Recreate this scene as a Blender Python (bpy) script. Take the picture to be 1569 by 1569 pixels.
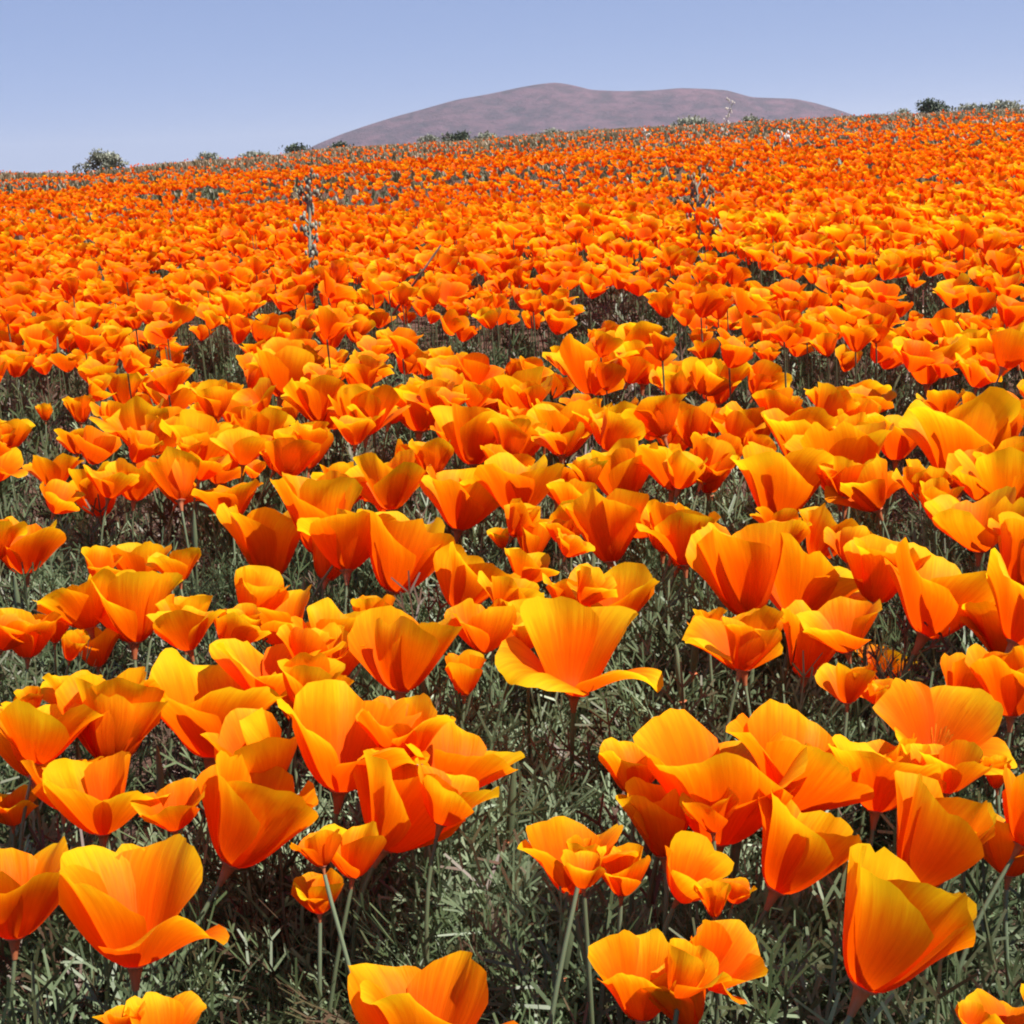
import bpy, math, random
import numpy as np
from mathutils import Vector, Matrix

for o in list(bpy.data.objects):
    bpy.data.objects.remove(o)
scene = bpy.context.scene
col = scene.collection
rng = np.random.default_rng(7)
random.seed(7)
R = math.radians

# ------------------------------------------------------------------ camera, sky, sun, exposure
IMG = 1569.0
FOV = R(36)
FPX = IMG / 2 / math.tan(FOV / 2)
CAM = Vector((0, 0, 0.50))
ROLL = R(2.3)
HOR = 232.0                                   # level horizon row at the picture's middle
PITCH = math.atan((IMG / 2 - HOR) / FPX)
cd = bpy.data.cameras.new('camera')
cam = bpy.data.objects.new('camera', cd)
col.objects.link(cam)
cd.sensor_width = cd.sensor_height = 36
cd.angle = FOV
cd.clip_start = 0.02
cd.clip_end = 12000
fwd = Vector((0, math.cos(PITCH), -math.sin(PITCH)))
right0 = Vector((1, 0, 0))
up0 = right0.cross(fwd)
right = right0 * math.cos(ROLL) - up0 * math.sin(ROLL)
up = up0 * math.cos(ROLL) + right0 * math.sin(ROLL)
# roll so that the level horizon climbs to the right of the picture
right, up = right, up
M3 = Matrix((right, up, -fwd)).transposed()
cam.matrix_world = Matrix.Translation(CAM) @ M3.to_4x4()
scene.camera = cam

SUN_EL, SUN_AZ = R(60), R(118)                # azimuth clockwise from +Y (the viewing direction)
w = bpy.data.worlds.new('World')
scene.world = w
w.use_nodes = True
wn = w.node_tree
bg = wn.nodes['Background']
sky = wn.nodes.new('ShaderNodeTexSky')
sky.sky_type = 'NISHITA'
sky.sun_disc = False
sky.sun_elevation = SUN_EL
sky.sun_rotation = SUN_AZ
sky.altitude = 3000
sky.air_density = 0.6
sky.dust_density = 0.0
sky.ozone_density = 4.0
gam = wn.nodes.new('ShaderNodeGamma')          # one even tone curve and tint over the whole sky
gam.inputs[1].default_value = 0.32
tnt = wn.nodes.new('ShaderNodeMix'); tnt.data_type = 'RGBA'; tnt.blend_type = 'MULTIPLY'
tnt.inputs[0].default_value = 1.0
tnt.inputs[7].default_value = (1.12, 1.29, 1.86, 1)
wn.links.new(sky.outputs[0], gam.inputs[0])
wn.links.new(gam.outputs[0], tnt.inputs[6])
wn.links.new(tnt.outputs[2], bg.inputs[0])
bg.inputs[1].default_value = 0.103
sl = bpy.data.lights.new('sun', 'SUN')
sl.energy = 4.8
sl.angle = R(0.53)
sl.color = (1.0, 0.955, 0.88)
sun = bpy.data.objects.new('sun', sl)
col.objects.link(sun)
sd = Vector((math.sin(SUN_AZ) * math.cos(SUN_EL), math.cos(SUN_AZ) * math.cos(SUN_EL), math.sin(SUN_EL)))
sun.rotation_euler = sd.to_track_quat('Z', 'Y').to_euler()
sun.location = (30, -10, 60)
scene.view_settings.view_transform = 'Standard'
scene.view_settings.look = 'None'
scene.view_settings.exposure = 1.08
scene.view_settings.gamma = 1.0
scene.render.resolution_x = scene.render.resolution_y = 1024
scene.cycles.filter_width = 2.0
scene.cycles.max_bounces = 5
scene.cycles.diffuse_bounces = 4
scene.cycles.glossy_bounces = 1
scene.cycles.transmission_bounces = 3
scene.cycles.transparent_max_bounces = 2

# ------------------------------------------------------------------ pixel rays and terrain
def ray(px, py):
    return (right * ((px - IMG / 2) / FPX) - up * ((py - IMG / 2) / FPX) + fwd)

def slope_of(px, py):
    d = ray(px, py)
    return d.x / d.y, d.z / d.y

CREST = [(-500, 292), (-200, 272), (0, 264), (130, 266), (250, 250), (400, 240), (500, 227), (700, 216), (900, 199),
         (1100, 190), (1300, 178), (1569, 167), (1800, 150), (2200, 138)]
CA = np.array([slope_of(*c) for c in CREST])
VEG = 0.20
YC = 85.0
PA, PB = 0.022, 0.009                          # the near plane: rises to the right and away

def sstep(t):
    t = np.clip(t, 0, 1)
    return t * t * (3 - 2 * t)

def T(x, y):
    x = np.asarray(x, float); y = np.asarray(y, float)
    pl = PA * np.clip(x, -60, 60) + PB * np.clip(y, -20, 400)
    yy = np.maximum(y, 1.0)
    az = np.clip(x / yy, CA[0, 0], CA[-1, 0])
    sl_ = np.interp(az, CA[:, 0], CA[:, 1])
    far = CAM.z - VEG + sl_ * np.minimum(yy, YC + 40)
    s = sstep((y - 5) / 50.0)
    z = pl * (1 - s) + far * s
    b = 0.016 * np.sin(2.3 * x + 1.1) * np.sin(1.9 * y + .4)
    mid = sstep((y - 1.5) / 6)
    b = b + mid * 0.03 * np.sin(.9 * x + .55 * y) + mid * .05 * np.sin(.31 * x - .42 * y + 2.0)
    farb = sstep((y - 10) / 25) * .05 * np.sin(.13 * x + .21 * y + .7) * (1 - sstep((y - 50) / 30))
    z = z + b * (1 - .9 * s) + farb
    over = np.maximum(y - YC, 0)
    z = z - 0.0022 * np.minimum(over, 120) ** 2 - .10 * np.maximum(over - 120, 0)
    return z

def hit(px, py, h):
    d = ray(px, py)
    t = .25
    prev = t
    while t < 200:
        p = CAM + d * t
        if p.z < float(T(p.x, p.y)) + h:
            a, b = prev, t
            for _ in range(24):
                m = (a + b) / 2
                q = CAM + d * m
                if q.z < float(T(q.x, q.y)) + h: b = m
                else: a = m
            return CAM + d * b
        prev = t
        t *= 1.02
    return CAM + d * 80

def project(P):
    """world points (n,3) -> photograph pixels and depth"""
    P = np.asarray(P, float) - np.array(CAM)
    dz = P @ np.array(fwd)
    return IMG / 2 + FPX * (P @ np.array(right)) / dz, IMG / 2 - FPX * (P @ np.array(up)) / dz, dz

# ------------------------------------------------------------------ materials
def mat(name):
    m = bpy.data.materials.new(name)
    m.use_nodes = True
    nt = m.node_tree
    nt.nodes.clear()
    return m, nt, nt.nodes.new('ShaderNodeOutputMaterial')

def nd(nt, t, **kw):
    n = nt.nodes.new(t)
    for k, v in kw.items():
        if k.startswith('i_'):
            n.inputs[k[2:].replace('_', ' ')].default_value = v
        else:
            setattr(n, k, v)
    return n

def ramp(nt, fac, stops):
    r = nt.nodes.new('ShaderNodeValToRGB')
    e = r.color_ramp.elements
    while len(e) < len(stops): e.new(.5)
    for el, (p, c) in zip(e, stops):
        el.position = p; el.color = (*c, 1)
    nt.links.new(fac, r.inputs[0])
    return r.outputs[0]

def math_(nt, op, a, b=None, clamp=False):
    n = nt.nodes.new('ShaderNodeMath'); n.operation = op; n.use_clamp = clamp
    for i, v in enumerate((a, b)):
        if v is None: continue
        if isinstance(v, (int, float)): n.inputs[i].default_value = v
        else: nt.links.new(v, n.inputs[i])
    return n.outputs[0]

def mixc(nt, fac, a, b, mode='MIX'):
    n = nt.nodes.new('ShaderNodeMix'); n.data_type = 'RGBA'; n.blend_type = mode
    for i, v in ((0, fac), (6, a), (7, b)):
        if isinstance(v, (int, float)): n.inputs[i].default_value = v
        elif isinstance(v, tuple): n.inputs[i].default_value = (*v, 1)
        else: nt.links.new(v, n.inputs[i])
    return n.outputs[2]

def petal_material():
    m, nt, out = mat('poppy_petal')
    uv = nd(nt, 'ShaderNodeUVMap')
    sep = nd(nt, 'ShaderNodeSeparateXYZ')
    nt.links.new(uv.outputs[0], sep.inputs[0])
    u, v = sep.outputs[0], sep.outputs[1]
    at = nd(nt, 'ShaderNodeAttribute', attribute_name='tint')
    oi = nd(nt, 'ShaderNodeObjectInfo')
    t = math_(nt, 'ADD', at.outputs['Fac'], math_(nt, 'MULTIPLY', math_(nt, 'SUBTRACT', oi.outputs['Random'], .5), .30))
    # fine veins running up the petal
    cmb = nd(nt, 'ShaderNodeCombineXYZ')
    nt.links.new(math_(nt, 'MULTIPLY', u, 15.0), cmb.inputs[0])
    nt.links.new(math_(nt, 'MULTIPLY', v, 1.3), cmb.inputs[1])
    nt.links.new(math_(nt, 'MULTIPLY', t, 37.0), cmb.inputs[2])
    no = nd(nt, 'ShaderNodeTexNoise', i_Scale=1.6, i_Detail=4.0, i_Roughness=.6)
    nt.links.new(cmb.outputs[0], no.inputs['Vector'])
    cm2 = nd(nt, 'ShaderNodeCombineXYZ')
    nt.links.new(math_(nt, 'MULTIPLY', u, 70.0), cm2.inputs[0])
    nt.links.new(math_(nt, 'MULTIPLY', v, 2.2), cm2.inputs[1])
    nt.links.new(math_(nt, 'MULTIPLY', t, 61.0), cm2.inputs[2])
    no2 = nd(nt, 'ShaderNodeTexNoise', i_Scale=1.0, i_Detail=3.0, i_Roughness=.6)
    nt.links.new(cm2.outputs[0], no2.inputs['Vector'])
    vein = math_(nt, 'ADD', math_(nt, 'MULTIPLY', no.outputs[0], .62), math_(nt, 'MULTIPLY', no2.outputs[0], .38))
    # yellower towards the rim
    g = math_(nt, 'ADD', v, math_(nt, 'MULTIPLY', math_(nt, 'SUBTRACT', vein, .5), .42))
    g = math_(nt, 'ADD', g, t)
    c = ramp(nt, g, [(.0, (.78, .075, .001)), (.28, (.88, .110, .001)), (.52, (.93, .162, .001)), (.75, (.97, .285, .002)), (.97, (.98, .56, .006))])
    hue = nd(nt, 'ShaderNodeHueSaturation')
    nt.links.new(c, hue.inputs['Color'])
    nt.links.new(math_(nt, 'ADD', math_(nt, 'MULTIPLY', vein, .44), .77), hue.inputs['Value'])
    c = hue.outputs[0]
    p = nd(nt, 'ShaderNodeBsdfPrincipled')
    nt.links.new(c, p.inputs['Base Color'])
    p.inputs['Roughness'].default_value = .55
    p.inputs['Specular IOR Level'].default_value = .10
    b = nd(nt, 'ShaderNodeBump', i_Strength=.5, i_Distance=.0014)
    nt.links.new(vein, b.inputs['Height'])
    nt.links.new(b.outputs[0], p.inputs['Normal'])
    tr = nd(nt, 'ShaderNodeBsdfTranslucent')
    nt.links.new(c, tr.inputs[0])
    mx = nd(nt, 'ShaderNodeMixShader')
    mx.inputs[0].default_value = .57
    nt.links.new(p.outputs[0], mx.inputs[1]); nt.links.new(tr.outputs[0], mx.inputs[2])
    nt.links.new(mx.outputs[0], out.inputs[0])
    return m

def plant_material(name, stops, rough=.5, trans=.25, spec=.4, scale=30.0):
    """colour picked by the per-piece 'tint' attribute, with mottling"""
    m, nt, out = mat(name)
    at = nd(nt, 'ShaderNodeAttribute', attribute_name='tint')
    oi = nd(nt, 'ShaderNodeObjectInfo')
    geo = nd(nt, 'ShaderNodeNewGeometry')
    no = nd(nt, 'ShaderNodeTexNoise', i_Scale=scale, i_Detail=3.0)
    nt.links.new(geo.outputs['Position'], no.inputs['Vector'])
    f = math_(nt, 'ADD', at.outputs['Fac'], math_(nt, 'MULTIPLY', math_(nt, 'SUBTRACT', no.outputs[0], .5), .5))
    f = math_(nt, 'ADD', f, math_(nt, 'MULTIPLY', math_(nt, 'SUBTRACT', oi.outputs['Random'], .5), .12), True)
    c = ramp(nt, f, stops)
    p = nd(nt, 'ShaderNodeBsdfPrincipled')
    nt.links.new(c, p.inputs['Base Color'])
    p.inputs['Roughness'].default_value = rough
    p.inputs['Specular IOR Level'].default_value = spec
    if trans > 0:
        tr = nd(nt, 'ShaderNodeBsdfTranslucent')
        nt.links.new(c, tr.inputs[0])
        mx = nd(nt, 'ShaderNodeMixShader'); mx.inputs[0].default_value = trans
        nt.links.new(p.outputs[0], mx.inputs[1]); nt.links.new(tr.outputs[0], mx.inputs[2])
        nt.links.new(mx.outputs[0], out.inputs[0])
    else:
        nt.links.new(p.outputs[0], out.inputs[0])
    return m

M_PETAL = petal_material()
M_STEM = plant_material('poppy_stem', [(0, (.10, .055, .035)), (.45, (.085, .105, .05)), (1, (.15, .19, .11))], trans=0)
M_RECEP = plant_material('poppy_receptacle', [(0, (.22, .12, .06)), (.45, (.45, .13, .05)), (1, (.55, .25, .16))], trans=.2)
M_STAMEN = plant_material('poppy_stamen', [(0, (.75, .25, .01)), (1, (.9, .5, .03))], trans=.1)
M_LEAF = plant_material('poppy_leaf', [(0, (.085, .048, .030)), (.16, (.075, .066, .030)), (.42, (.060, .088, .034)), (.72, (.122, .170, .084)), (1, (.25, .31, .19))], trans=.18, spec=.5)
M_DRY = plant_material('dry_stalk', [(0, (.10, .06, .045)), (.5, (.28, .20, .13)), (1, (.55, .47, .36))], trans=.1)
M_LITTER = plant_material('litter', [(0, (.06, .032, .025)), (.45, (.18, .075, .05)), (.8, (.38, .20, .17)), (1, (.62, .48, .44))], trans=.1)
M_WHITE = plant_material('pale_blossom', [(0, (.62, .55, .48)), (1, (.8, .75, .68))], trans=.3)
M_BUSH = plant_material('bush_leaf', [(0, (.10, .095, .07)), (.5, (.20, .21, .15)), (1, (.34, .35, .27))], trans=.2, scale=2.0)
M_DBUSH = plant_material('dark_bush_leaf', [(0, (.025, .035, .02)), (.6, (.06, .08, .045)), (1, (.10, .12, .07))], trans=.15, scale=2.0)
M_WOOD = plant_material('twig_bark', [(0, (.06, .04, .03)), (1, (.16, .11, .08))], trans=0)

def ground_material():
    m, nt, out = mat('field_soil')
    geo = nd(nt, 'ShaderNodeNewGeometry')
    n1 = nd(nt, 'ShaderNodeTexNoise', i_Scale=28.0, i_Detail=8.0, i_Roughness=.7)
    n2 = nd(nt, 'ShaderNodeTexNoise', i_Scale=.35, i_Detail=6.0, i_Roughness=.65)
    for n in (n1, n2): nt.links.new(geo.outputs['Position'], n.inputs['Vector'])
    soil = ramp(nt, n1.outputs[0], [(.25, (.030, .019, .014)), (.5, (.085, .046, .034)), (.72, (.18, .105, .08))])
    meadow = ramp(nt, n2.outputs[0], [(.3, (.10, .085, .035)), (.5, (.20, .125, .055)), (.7, (.27, .17, .09))])
    sp = nd(nt, 'ShaderNodeSeparateXYZ'); nt.links.new(geo.outputs['Position'], sp.inputs[0])
    mr = nd(nt, 'ShaderNodeMapRange', i_From_Min=12.0, i_From_Max=45.0)
    nt.links.new(sp.outputs[1], mr.inputs[0])
    c = mixc(nt, mr.outputs[0], soil, meadow)
    p = nd(nt, 'ShaderNodeBsdfPrincipled')
    nt.links.new(c, p.inputs['Base Color']); p.inputs['Roughness'].default_value = .95
    p.inputs['Specular IOR Level'].default_value = .15
    b = nd(nt, 'ShaderNodeBump', i_Strength=.8, i_Distance=.012)
    nt.links.new(n1.outputs[0], b.inputs['Height']); nt.links.new(b.outputs[0], p.inputs['Normal'])
    nt.links.new(p.outputs[0], out.inputs[0])
    return m

def mountain_material():
    m, nt, out = mat('mountain_slope')
    geo = nd(nt, 'ShaderNodeNewGeometry')
    n1 = nd(nt, 'ShaderNodeTexNoise', i_Scale=.012, i_Detail=8.0, i_Roughness=.68)
    n2 = nd(nt, 'ShaderNodeTexNoise', i_Scale=.05, i_Detail=6.0, i_Roughness=.7)
    mp = nd(nt, 'ShaderNodeMapping'); mp.inputs['Scale'].default_value = (1, .35, 3.0)
    nt.links.new(geo.outputs['Position'], mp.inputs[0])
    for n in (n1, n2): nt.links.new(mp.outputs[0], n.inputs['Vector'])
    c1 = ramp(nt, n1.outputs[0], [(.3, (.050, .030, .044)), (.5, (.084, .050, .064)), (.7, (.128, .060, .074))])
    c2 = ramp(nt, n2.outputs[0], [(.40, (.026, .028, .030)), (.60, (.135, .072, .086))])
    c = mixc(nt, .55, c1, c2)
    p = nd(nt, 'ShaderNodeBsdfPrincipled')
    nt.links.new(c, p.inputs['Base Color']); p.inputs['Roughness'].default_value = 1
    p.inputs['Specular IOR Level'].default_value = 0
    b = nd(nt, 'ShaderNodeBump', i_Strength=.8, i_Distance=8.0)
    nt.links.new(n2.outputs[0], b.inputs['Height']); nt.links.new(b.outputs[0], p.inputs['Normal'])
    nt.links.new(p.outputs[0], out.inputs[0])
    return m

# ------------------------------------------------------------------ mesh helpers
def mesh(name, V, F, material, uv=None, tint=None, smooth=True):
    """V (n,3), F (m,4) quads (or (m,3) triangles); uv per vertex, tint per vertex"""
    me = bpy.data.meshes.new(name)
    V = np.ascontiguousarray(V, dtype=np.float32); F = np.ascontiguousarray(F, dtype=np.int32)
    k = F.shape[1]
    me.vertices.add(len(V)); me.vertices.foreach_set('co', V.ravel())
    me.loops.add(F.size); me.loops.foreach_set('vertex_index', F.ravel())
    me.polygons.add(len(F))
    me.polygons.foreach_set('loop_start', np.arange(0, F.size, k, dtype=np.int32))
    me.polygons.foreach_set('loop_total', np.full(len(F), k, dtype=np.int32))
    me.polygons.foreach_set('use_smooth', np.full(len(F), smooth, dtype=bool))
    if uv is not None:
        l = me.uv_layers.new(name='UVMap')
        l.data.foreach_set('uv', np.asarray(uv, np.float32)[F.ravel()].ravel())
    if tint is not None:
        a = me.attributes.new('tint', 'FLOAT', 'POINT')
        a.data.foreach_set('value', np.asarray(tint, np.float32))
    me.materials.append(material)
    me.update(); me.validate()
    return me

def obj(name, me, parent=None, mw=None):
    o = bpy.data.objects.new(name, me)
    col.objects.link(o)
    if parent is not None: o.parent = parent
    if mw is not None: o.matrix_local = mw
    return o

def tag(o, label=None, cat=None, group=None, kind=None):
    if label: o['label'] = label
    if cat: o['category'] = cat
    if group: o['group'] = group
    if kind: o['kind'] = kind
    return o

class Acc:
    """collects quads from many pieces"""
    def __init__(s): s.V, s.F, s.U, s.C, s.n = [], [], [], [], 0
    def add(s, V, F, U=None, C=0.5):
        V = np.asarray(V, float)
        s.V.append(V); s.F.append(np.asarray(F) + s.n)
        s.U.append(U if U is not None else np.zeros((len(V), 2)))
        s.C.append(np.full(len(V), C) if np.isscalar(C) else np.asarray(C))
        s.n += len(V)
    def many(s, tmpl, Rm, P, S, tint):
        """template (V,F,U) or (V,F,U,C) at many rotations (n,3,3), places, scales, tints"""
        V, F, U = tmpl[:3]
        C0 = tmpl[3] if len(tmpl) > 3 else np.zeros(len(V))
        n, k = len(P), len(V)
        if n == 0: return
        W = np.einsum('nij,kj->nki', Rm, V) * S[:, None, None] + P[:, None, :]
        s.V.append(W.reshape(-1, 3))
        s.F.append((F[None] + (np.arange(n) * k)[:, None, None]).reshape(-1, F.shape[1]) + s.n)
        s.U.append(np.tile(U, (n, 1)))
        s.C.append((C0[None] + tint[:, None]).ravel())
        s.n += n * k
    def mesh(s, name, m, smooth=True):
        return mesh(name, np.vstack(s.V), np.vstack(s.F), m, np.vstack(s.U), np.concatenate(s.C), smooth)

def grid_faces(nu, nv):
    i = np.arange(nv)[:, None]; j = np.arange(nu)[None]
    a = i * (nu + 1) + j
    return np.stack([a, a + 1, a + nu + 2, a + nu + 1], -1).reshape(-1, 4)

def tube(pts, rad, sides=6):
    """tapered tube along points -> quads"""
    P = np.asarray(pts, float); n = len(P)
    rad = np.broadcast_to(np.asarray(rad, float), (n,))
    tg = np.gradient(P, axis=0); tg /= np.linalg.norm(tg, axis=1)[:, None] + 1e-12
    ref = np.array([.31, .95, .05]) if abs(tg[0][2]) > .5 else np.array([0.05, .1, 1.0])
    a = np.cross(tg, ref); a /= np.linalg.norm(a, axis=1)[:, None] + 1e-12
    b = np.cross(tg, a)
    th = np.arange(sides) * 2 * math.pi / sides
    V = P[:, None] + rad[:, None, None] * (np.cos(th)[None, :, None] * a[:, None] + np.sin(th)[None, :, None] * b[:, None])
    F = []
    for i in range(n - 1):
        for j in range(sides):
            k = (j + 1) % sides
            F.append((i * sides + j, i * sides + k, (i + 1) * sides + k, (i + 1) * sides + j))
    return V.reshape(-1, 3), np.array(F)

def ribbon(pts, wid, nrm):
    P = np.asarray(pts, float); n = len(P)
    tg = np.gradient(P, axis=0)
    a = np.cross(tg, nrm); a /= np.linalg.norm(a, axis=1)[:, None] + 1e-12
    wd = np.broadcast_to(np.asarray(wid, float), (n,))[:, None]
    V = np.empty((2 * n, 3)); V[0::2] = P - a * wd / 2; V[1::2] = P + a * wd / 2
    F = np.array([(2 * i, 2 * i + 1, 2 * i + 3, 2 * i + 2) for i in range(n - 1)])
    return V, F

def rot_zyx(axis, spin):
    """rotation whose local Z is the unit axis, spun about it"""
    z = Vector(axis).normalized()
    q = Vector((0, 0, 1)).rotation_difference(z)
    return (q.to_matrix() @ Matrix.Rotation(spin, 3, 'Z'))

# ------------------------------------------------------------------ the poppy
def petal(r, th_c, flare, wm, k, spiral, nu, nv, seed, outer):
    """one fan-shaped petal of unit length: theta is the angle from the flower's axis"""
    q = np.random.default_rng(seed)
    vs = np.linspace(0, 1, 61)
    th = th_c + (R(72) - th_c) * np.exp(-vs * 8.5) + flare * vs ** 3.2
    rr = .035 + np.concatenate([[0], np.cumsum(np.sin(th[:-1]) / 60)]) + outer
    zz = np.concatenate([[0], np.cumsum(np.cos(th[:-1]) / 60)])
    u = np.linspace(-1, 1, nu + 1)
    v = np.linspace(0, 1, nv + 1) ** .85
    ph = q.uniform(0, 6.28, 6)
    f1, f2 = q.uniform(2.2, 3.8), q.uniform(6, 10)
    edge = 1 - .31 * np.abs(u) ** 2.1 + .04 * np.sin(f1 * u + ph[0]) + .018 * np.sin(f2 * u + ph[1]) + .008 * np.sin(21 * u + ph[4])
    if q.uniform() < .3:                      # a notch or small tear in the rim
        edge = edge - q.uniform(.05, .14) * np.exp(-((u - q.uniform(-.6, .6)) / q.uniform(.08, .2)) ** 2)
    U, Vv = np.meshgrid(u, v)
    ve = Vv * np.tile(edge, (nv + 1, 1))
    vc = np.clip(ve, 0, 1)
    r0 = np.interp(vc, vs, rr); z0 = np.interp(vc, vs, zz); tt = np.interp(vc, vs, th)
    w_ = wm * (.10 + .90 * np.sin(math.pi / 2 * np.clip(vc, 0, 1) ** .9))
    s_ = U * w_
    Rc = np.maximum(r0 * k, .06)
    a = np.clip(s_ / Rc, -1.45, 1.45)
    x = r0 - Rc * (1 - np.cos(a)); y = Rc * np.sin(a) + (s_ - a * Rc) * .8
    z = z0.copy()
    am = q.uniform(.04, .115)
    ruf = am * vc ** 2.4 * np.sin(q.uniform(2.4, 5.0) * U + ph[2]) + .022 * vc ** 3 * np.sin(9 * U + ph[3]) + .007 * vc ** 2 * np.sin(23 * U + ph[5])
    fold = q.uniform(-.11, .05) * np.exp(-((U - q.uniform(-.3, .3)) / .26) ** 2) * vc ** 1.5
    curl = q.uniform(-.04, .16) * np.clip(U * (1 if q.uniform() < .5 else -1), 0, 1) ** 2.5 * vc ** 2.5
    d = ruf + fold + curl + spiral * U * vc + q.normal(0, .05) * U * vc ** 2
    nx, nz = np.cos(tt), -np.sin(tt)
    x = x + d * nx * np.cos(a); y = y + d * nx * np.sin(a); z = z + d * nz
    z = z + q.uniform(-.13, .13) * U * vc ** 1.5
    c, s = math.cos(r), math.sin(r)
    V = np.stack([c * x - s * y, s * x + c * y, z], -1).reshape(-1, 3)
    UV = np.stack([U * .5 + .5, vc], -1).reshape(-1, 2)
    return V, grid_faces(nu, nv), UV

def flower(openness, seed, nu=10, nv=9, vary=1.0, mods=None):
    """four petals; openness 0 = narrow cup, 1 = bowl spread wide"""
    q = np.random.default_rng(seed)
    out = []
    for i in range(4):
        th = R(10 + 42 * openness) + vary * R(q.normal(0, 10))
        fl = R(9 + 30 * openness) + vary * R(q.normal(0, 27))
        dr = 0
        if mods and i in mods: th += R(mods[i][0]); fl += R(mods[i][1])
        out.append(petal(i * math.pi / 2 + q.normal(0, .14), max(th, R(3)), min(fl, R(95)), q.uniform(.52, .68), 1.0 + .75 * openness + q.uniform(0, .25),
                         .075, nu, nv, seed * 7 + i, .014 * (i % 2)))
    return out

def receptacle_tmpl():
    prof = [(.028, -.20), (.034, -.14), (.048, -.07), (.062, -.015), (.098, .006), (.102, .014), (.07, .022), (.02, .02)]
    n = 10; V, F = [], []
    for r_, z_ in prof:
        for j in range(n):
            t = 2 * math.pi * j / n; V.append((r_ * math.cos(t), r_ * math.sin(t), z_))
    for i in range(len(prof) - 1):
        for j in range(n):
            k = (j + 1) % n; F.append((i * n + j, i * n + k, (i + 1) * n + k, (i + 1) * n + j))
    return np.array(V), np.array(F)

def stamen_tmpl():
    A = Acc()
    q = np.random.default_rng(3)
    for i in range(18):
        t = q.uniform(0, 6.28); ln = q.uniform(.22, .36); sp = q.uniform(.03, .13)
        p = [(.03 * math.cos(t), .03 * math.sin(t), .02), (.03 * math.cos(t) + sp * .5 * math.cos(t), .03 * math.sin(t) + sp * .5 * math.sin(t), ln * .55),
             (sp * 1.2 * math.cos(t), sp * 1.2 * math.sin(t), ln), (sp * 1.3 * math.cos(t), sp * 1.3 * math.sin(t), ln + .06)]
        v, f = tube(p, [.006, .006, .014, .008], 4); A.add(v, f, None, q.uniform(.2, .9))
    return A

RV, RF = receptacle_tmpl()
ME_RECEP = mesh('receptacle', RV, RF, M_RECEP, np.zeros((len(RV), 2)), np.clip(.5 + RV[:, 2] * 1.5, 0, 1))
ME_STAM = stamen_tmpl().mesh('stamens', M_STAMEN)

VARIANTS = {}
def variant_meshes(op, seed, nu, nv, mods=None):
    key = (round(op, 2), seed, nu, str(mods))
    if key not in VARIANTS:
        VARIANTS[key] = [mesh('petal', v, f, M_PETAL, uv, np.zeros(len(v))) for v, f, uv in flower(op, seed, nu, nv, .35 if mods or op < .19 else 1.0, mods)]
    return VARIANTS[key]

def head_axis(lean, toward):
    toward = toward - 11
    """unit axis of a flower leaning to the picture's right and towards the viewer (degrees)"""
    v = Vector((math.tan(R(lean)), -math.tan(R(toward)), 1.0))
    return v.normalized()

def make_poppy(base, L, lean, toward, op, seed, spin, label, group=None, res=(10, 9), mods=None, stamens=True):
    ax = head_axis(lean, toward)
    base = Vector(base)
    q = random.Random(seed * 13 + 5)
    gx = base.x - ax.x * .05 + q.uniform(-.025, .025); gy = base.y - ax.y * .05 + q.uniform(-.02, .03)
    gz = float(T(gx, gy)) - .004
    root = bpy.data.objects.new('poppy', None)
    root.empty_display_size = .02
    col.objects.link(root)
    root.location = (gx, gy, gz)
    tag(root, label, 'poppy', group)
    rel = base - Vector((gx, gy, gz))
    m = (Matrix.Translation(rel) @ rot_zyx(ax, spin).to_4x4() @ Matrix.Scale(L, 4))
    for me in variant_meshes(op, seed, *res, mods): obj('petal', me, root, m)
    obj('receptacle', ME_RECEP, root, m)
    if stamens and op > .65: obj('stamens', ME_STAM, root, m)
    end = rel - ax * (L * .19)
    pts = []
    for t in np.linspace(0, 1, 9):
        a = Vector((0, 0, 0)).lerp(Vector((0, 0, end.z * .8)), t); b = (end - ax * (end.z * .45) * (1 - t)) if t > 0 else Vector((0, 0, 0))
        pts.append(a * (1 - t) ** 1.5 + ((b - Vector((0, 0, 0))) * (1 - (1 - t) ** 1.5)))
    pts[0] = Vector((0, 0, 0)); pts[-1] = end
    r0 = max(.0010, L * .021)
    v, f = tube([tuple(p) for p in pts], np.linspace(r0 * 1.35, r0, 9), 6)
    obj('stem', mesh('stem', v, f, M_STEM, np.zeros((len(v), 2)), np.linspace(.55, .75, len(v)) + q.uniform(-.2, .2)), root)
    return root

# ------------------------------------------------------------------ setting: ground, mountain
def make_ground():
    ys = np.concatenate([np.arange(-3, 4, .06), np.arange(4, 12, .2), np.geomspace(12, 130, 90), np.geomspace(134, 4500, 40)])
    us = np.linspace(-1, 1, 121)
    us = np.sign(us) * np.abs(us) ** 1.25
    V = []
    for y in ys:
        hw = 3.0 + max(y, 0) * 1.0
        x = us * hw
        z = T(x, np.full_like(x, y))
        V.append(np.stack([x, np.full_like(x, y), z], -1))
    V = np.concatenate(V)
    o = obj('ground', mesh('ground', V, grid_faces(120, len(ys) - 1), ground_material()))
    tag(o, kind='structure')

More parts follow.
